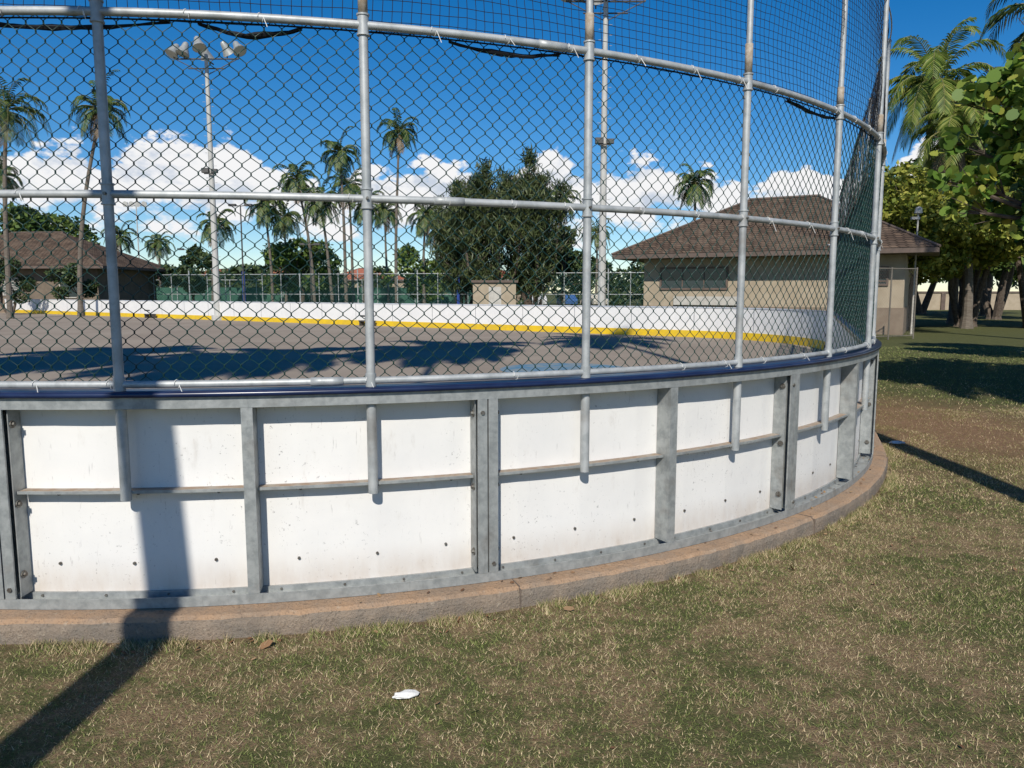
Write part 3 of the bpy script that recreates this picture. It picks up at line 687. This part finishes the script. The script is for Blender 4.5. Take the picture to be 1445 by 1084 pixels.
mb=MB(); mb.box((35.9,73.9,1.502),(80.1,74.4,1.65)); 
for x in np.arange(37,80,4): mb.box((x,73.85,GZ-.1),(x+.4,73.995,1.5))
mb.obj('coping_and_piers',[M_fascia],o)
# ------------------------------------------------------------------ floodlight towers
M_pole=simple('painted_steel_pole',(.50,.50,.47),(.42,.42,.40),2,.6); M_lamp=simple('lamp_housing',(.40,.42,.40),(.32,.33,.32),6,.5,.3); M_lens=simple('lamp_lens',(.55,.55,.5),None,rough=.15)
M_steelD=simple('dark_steel',(.05,.05,.05),(.09,.085,.08),4,.6)
def flood(X,Y,H,seed):
    r=random.Random(seed); o=empty('floodlight_tower',(X,Y,GZ)); mb=MB()
    mb.tube([(0,0,-.1),(0,0,H*.5),(0,0,H)],[.19,.15,.10],12); mb.tube([(0,0,0),(0,0,.4)],.34,12)
    for z in np.arange(3,H-1,.45): mb.tube([(-.18,0,z),(-.30,0,z)],.012,4); mb.tube([(.18,0,z+.2),(.30,0,z+.2)],.012,4)
    mb.obj('pole',[M_pole],o)
    mb=MB(); mb.tube([(-1.75,0,H-.25),(1.75,0,H-.25)],.04,6); mb.tube([(-1.0,0,H-.75),(1.0,0,H-.75)],.035,6); mb.tube([(0,-1.0,H-.25),(0,1.0,H-.25)],.04,6)
    for q in (-1,1): mb.tube([(q*1.7,0,H-.25),(0,0,H-1.1)],.025,5)
    lm=MB()
    for (x,y,z,dx) in ((-1.75,0,0,-.35),(-1.15,-.1,.05,-.2),(-.35,.9,.2,.1),(.0,-1,.1,.3),(1.1,.1,.2,.4),(1.75,0,.3,.55)):
        b=Vector((x,y,H-.25)); mb.tube([b,b+Vector((0,0,.25+z*.5))],.035,5)
        d=Vector((dx,r.uniform(-.5,-.25) if y<=0 else .5,-.85)).normalized(); c=b+Vector((0,0,.42+z*.5))
        lm.tube([c-d*.44,c-d*.36,c-d*.12,c+d*.10,c+d*.26],[.10,.16,.20,.30,.37],14,0)
        lm.tube([c+d*.261,c+d*.27],[.34,.34],14,1)
    mb.box((-.30,-.30,H*.56),(.30,-.22,H*.56+.06)); mb.box((-.42,-.36,H*.56+.07),(-.05,-.12,H*.56+.32)); mb.box((.10,-.36,H*.56+.07),(.42,-.12,H*.56+.27))
    mb.obj('crossarms',[M_steelD],o); lm.obj('floodlights',[M_lamp,M_lens],o,True).modifiers.new('e','EDGE_SPLIT').split_angle=rad(50)
flood(px(43,302),43.5,py(43.5,76)-GZ,1)
flood(px(36,849),36,py(36,0)-GZ+.2,2)
def lamp(x,Y,y,kind,mat=M_steelD):
    X=px(Y,x); H=py(Y,y)-GZ; o=empty('park_street_lamp',(X,Y,GZ)); mb=MB(); mb.tube([(0,0,-.1),(0,0,.5),(0,0,H)],[.10,.07,.05] if kind!='globe' else [.05,.035,.03],8)
    if kind=='box': mb.tube([(0,0,H-.02),(-.35,0,H+.02)],.035,6); mb.tube([(0,0,H-.02),(.35,0,H+.02)],.035,6); mb.box((-.85,-.18,H-.03),(-.34,.18,H+.13)); mb.box((.34,-.18,H-.03),(.85,.18,H+.13))
    elif kind=='multi':
        mb.tube([(-.9,0,H),(.9,0,H)],.04,6)
        for q in (-.9,-.3,.3,.9): mb.tube([(q,0,H),(q,-.1,H+.15),(q,-.3,H+.12)],[.08,.22,.28],8)
    else:
        mb.tube([(0,0,H),(0,0,H+.05),(0,-.02,H+.25),(0,-.02,H+.30)],[.06,.15,.12,.03],10); mb.box((-.26,-.06,H-.20),(.05,.06,H-.10))
    mb.obj('lamp_post',[mat],o)
lamp(345,58,290,'box'); lamp(200,75,290,'multi',M_pole); lamp(268,72,352,'box'); lamp(440,66,345,'box'); lamp(1288,31,302,'globe',M_trim)
# ------------------------------------------------------------------ background court fence
M_court=simple('green_court_paint',(.045,.13,.085),(.06,.15,.10),.5,.9)
cf=empty('court_fence')
A=np.array((-46.,70.)); B=np.array((13.,58.5)); Lc=float(np.linalg.norm(B-A)); d=(B-A)/Lc; nn=np.array((d[1],-d[0]))
def cpath(s,off=0.):
    s=np.asarray(s,float); x=A[0]+d[0]*s+nn[0]*off; y=A[1]+d[1]*s+nn[1]*off; return x,y,nn[0]+0*s,nn[1]+0*s
mb=MB(); mbb=MB(); i=0
for s in np.arange(0,Lc,1.7):
    x,y,_,_=cpath(s); i+=1; hgt=3.15 if i%3 else 3.4
    tgt=mbb if i%11==4 else mb
    tgt.tube([(x,y,GZ-.1),(x,y,hgt if tgt is mb else 3.3)],(.055 if i%3==0 else .035) if tgt is mb else .13,6)
for z in (.1,1.4,3.05):
    mb.tube([(A[0],A[1],z),(B[0],B[1],z)],.032,6)
mb.obj('posts_and_rails',[M_pipe],cf); mbb.obj('padded_posts',[simple('blue_post_pad',(.02,.05,.25),(.03,.07,.3),3,.6)],cf)
chain('green_mesh',0,Lc,0.0,3.05,.12,.010,cf,0.03,cpath,simple('green_fence_wire',(.02,.07,.05),(.03,.085,.06),2,.6))
mb=MB(); mb.add([(-52,73,GZ+.005),(10,62,GZ+.005),(18,84,GZ+.005),(-50,96,GZ+.005)],[(0,1,2,3)]); mb.obj('tennis_court',[M_court])
mb=MB(); mb.add([(-60,97.5,GZ+.004),(25,86,GZ+.004),(28,98,GZ+.004),(-60,112,GZ+.004)],[(0,1,2,3)]); mb.obj('parking_lot',[simple('parking_asphalt',(.06,.06,.06),(.09,.085,.08),1,.95)])
ws_=empty('court_windscreen'); mb=MB(); mb.box((-50,88,GZ),(0,88.05,2.1)); mb.obj('screen_fabric',[simple('windscreen_green',(.03,.10,.07),(.045,.13,.09),1,.9)],ws_)
mb=MB()
for x in np.arange(-50,.5,3): mb.tube([(x,87.93,GZ),(x,87.93,3)],.05,6)
mb.tube([(-50,87.93,2.95),(0,87.93,2.95)],.04,6); mb.obj('screen_posts',[M_pipe],ws_)
gf=empty('side_chain_link_fence'); gA=np.array((11.2,26.6)); gB=np.array((14.6,28.0)); gl=float(np.linalg.norm(gB-gA)); gd=(gB-gA)/gl; gn=np.array((gd[1],-gd[0]))
def gpath(s,off=0.):
    s=np.asarray(s,float); return gA[0]+gd[0]*s+gn[0]*off,gA[1]+gd[1]*s+gn[1]*off,gn[0]+0*s,gn[1]+0*s
mb=MB()
for s in np.linspace(0,gl,4): x,y,_,_=gpath(s); mb.tube([(x,y,GZ-.1),(x,y,2.45)],.028,8)
for z in (0.0,2.4): mb.tube([(gA[0],gA[1],z),(gB[0],gB[1],z)],.02,6)
M_old=simple('aged_fence_wire',(.13,.12,.10),(.18,.16,.13),3,.7)
mb.obj('posts_and_rails',[M_old],gf); chain('mesh',0,gl,0,2.4,.06,.003,gf,.03,gpath,M_old)
o=empty('utility_shed'); mb=MB(); mb.box((px(56,668),55.5,GZ),(px(56,728),58,2.25)); mb.box((px(56,668)-.15,55.35,2.252),(px(56,728)+.15,58.15,2.42),1); mb.box((px(56,690),55.46,GZ),(px(56,690)+.9,55.497,1.95),2); mb.obj('shed_body',[M_wall,M_fascia,M_trim],o)
def gate(s_):
    x,y,nx,ny=path(s_,-.42); o=empty('rink_gate_step',(x,y,.004),math.atan2(nx,-ny)); mb=MB()
    mb.box((-.42,-.16,.20),(.42,.16,.25)); mb.box((-.40,-.14,0),(-.34,.14,.199)); mb.box((.34,-.14,0),(.40,.14,.199)); mb.box((-.30,.17,.42),(.26,.20,.50))
    mb.obj('step',[M_steelD],o)
SF=SS[np.argmin(abs(PA[:,0]+7)+ (PA[:,1]<25)*100)]; gate(SF-.4); gate(SF+18.6)
def car(X,Y,rz,col,seed):
    o=empty('parked_car',(X,Y,GZ+.004),rz); paint=simple('car_paint_%d'%seed,col,None,rough=.25)
    prof=[(-2.2,.35),(-2.25,.75),(-2.1,.95),(-1.55,1.0),(-1.0,1.42),(.55,1.45),(1.2,1.0),(2.05,.85),(2.22,.6),(2.2,.35)]
    mb=MB(); n=len(prof)
    rows=[(-.86,1),(-.90,.98),(.90,.98),(.86,1)]
    vs=[]
    for y_,k in rows:
        for (x,z) in prof: vs.append((x*k,y_*(.80 if z>1.2 else 1),z))
    fs=[tuple(range(n))[::-1],tuple(3*n+i for i in range(n))]
    for j in range(3):
        for i in range(n): fs.append((j*n+i,j*n+(i+1)%n,(j+1)*n+(i+1)%n,(j+1)*n+i))
    mb.add(vs,fs); mb.obj('body',[paint],o,bevel=.04)
    mb=MB()
    for sg in (-1,1): mb.add([(-1.35,sg*.895,1.02),(-.95,sg*.745,1.37),(.48,sg*.745,1.39),(1.0,sg*.895,1.02)],[(0,1,2,3)])
    mb.obj('windows',[M_glass],o)
    mb=MB()
    for x in (-1.35,1.35):
        for sg in (-1,1): mb.tube([(x,sg*.72,.33),(x,sg*.93,.33)],.33,14)
    mb.obj('wheels',[M_dark],o)
for i,(x,Y,c) in enumerate([(585,92,(.5,.5,.52)),(622,92.5,(.35,.03,.03)),(760,90,(.6,.6,.6)),(800,90,(.05,.12,.3)),(545,93,(.08,.08,.09)),(838,89,(.55,.5,.42))]): car(px(Y,x),Y,rad(80+i*5),c,i)
# ------------------------------------------------------------------ sky
EL,AZ=39,5
w=bpy.data.worlds.new('World'); sc.world=w; w.use_nodes=True; nt=w.node_tree; bg=nt.nodes['Background']; out=nt.nodes['World Output']
sky=nt.nodes.new('ShaderNodeTexSky'); sky.sky_type='NISHITA'; sky.sun_disc=False; sky.sun_elevation=rad(EL); sky.sun_rotation=rad(180+AZ); sky.altitude=1200; sky.air_density=1.0; sky.dust_density=0.0; sky.ozone_density=3.0
hs=N(nt,'ShaderNodeHueSaturation',Saturation=1.42,Value=1.1,Hue=.503); nt.links.new(sky.outputs[0],hs.inputs['Color']); nt.links.new(hs.outputs[0],bg.inputs[0]); bg.inputs[1].default_value=.092
tc=nt.nodes.new('ShaderNodeTexCoord'); sp=nt.nodes.new('ShaderNodeSeparateXYZ'); nt.links.new(tc.outputs['Generated'],sp.inputs[0])
az=mathn(nt,'ARCTAN2',sp.outputs[0],sp.outputs[1]); el=sp.outputs[2]
def nz(sx,sy,ox,detail,rough,oy=0):
    cb=nt.nodes.new('ShaderNodeCombineXYZ'); nt.links.new(mathn(nt,'MULTIPLY_ADD',az,sx,ox),cb.inputs[0]); nt.links.new(mathn(nt,'MULTIPLY_ADD',el,sy,oy),cb.inputs[1])
    n=N(nt,'ShaderNodeTexNoise',Scale=1,Detail=detail,Roughness=rough); nt.links.new(cb.outputs[0],n.inputs['Vector']); return n.outputs[0]
big=nz(4.5,0,3.3,2,.5); pf=nz(15,24,1.0,7,.55)
topn=mathn(nt,'MULTIPLY_ADD',big,.20,.054)
topn=mathn(nt,'ADD',topn,mathn(nt,'MULTIPLY_ADD',pf,.17,-.085))
up=sstep(nt,mathn(nt,'SUBTRACT',topn,el),0,.010)
lowm=mathn(nt,'ADD',mathn(nt,'MULTIPLY',pf,1),mathn(nt,'MULTIPLY',mathn(nt,'SUBTRACT',el,.10),4.6))
body=sstep(nt,lowm,.38,.50)
hz=mathn(nt,'SUBTRACT',1,sstep(nt,el,0,.06))
alpha=mathn(nt,'MULTIPLY',up,mathn(nt,'MAXIMUM',body,mathn(nt,'MULTIPLY',hz,.25)))
pf2=nz(15,24,1.0,7,.55,.55)
shade=sstep(nt,mathn(nt,'SUBTRACT',pf2,pf),-.03,.16)
cc_=mixc(nt,shade,(.97,.97,.98),(.62,.69,.80))
bg2=nt.nodes.new('ShaderNodeBackground'); nt.links.new(cc_,bg2.inputs[0]); bg2.inputs[1].default_value=.95
mx=nt.nodes.new('ShaderNodeMixShader'); nt.links.new(alpha,mx.inputs[0]); nt.links.new(bg.outputs[0],mx.inputs[1]); nt.links.new(bg2.outputs[0],mx.inputs[2]); nt.links.new(mx.outputs[0],out.inputs[0])
sun=bpy.data.lights.new('sun','SUN'); sun.energy=4.6; sun.angle=rad(.53); sun.color=(1,.935,.84); so=bpy.data.objects.new('sun',sun); so.rotation_euler=(rad(90-EL),0,rad(-AZ)); link(so)
# ------------------------------------------------------------------ camera
cam=bpy.data.cameras.new('camera'); cam.sensor_width=36; cam.lens=36*1085/1445; cam.clip_end=3000; cam.clip_start=.05
co=bpy.data.objects.new('camera',cam); co.location=(0,0,1.56); co.rotation_euler=(rad(90-6.8),0,0); link(co); sc.camera=co
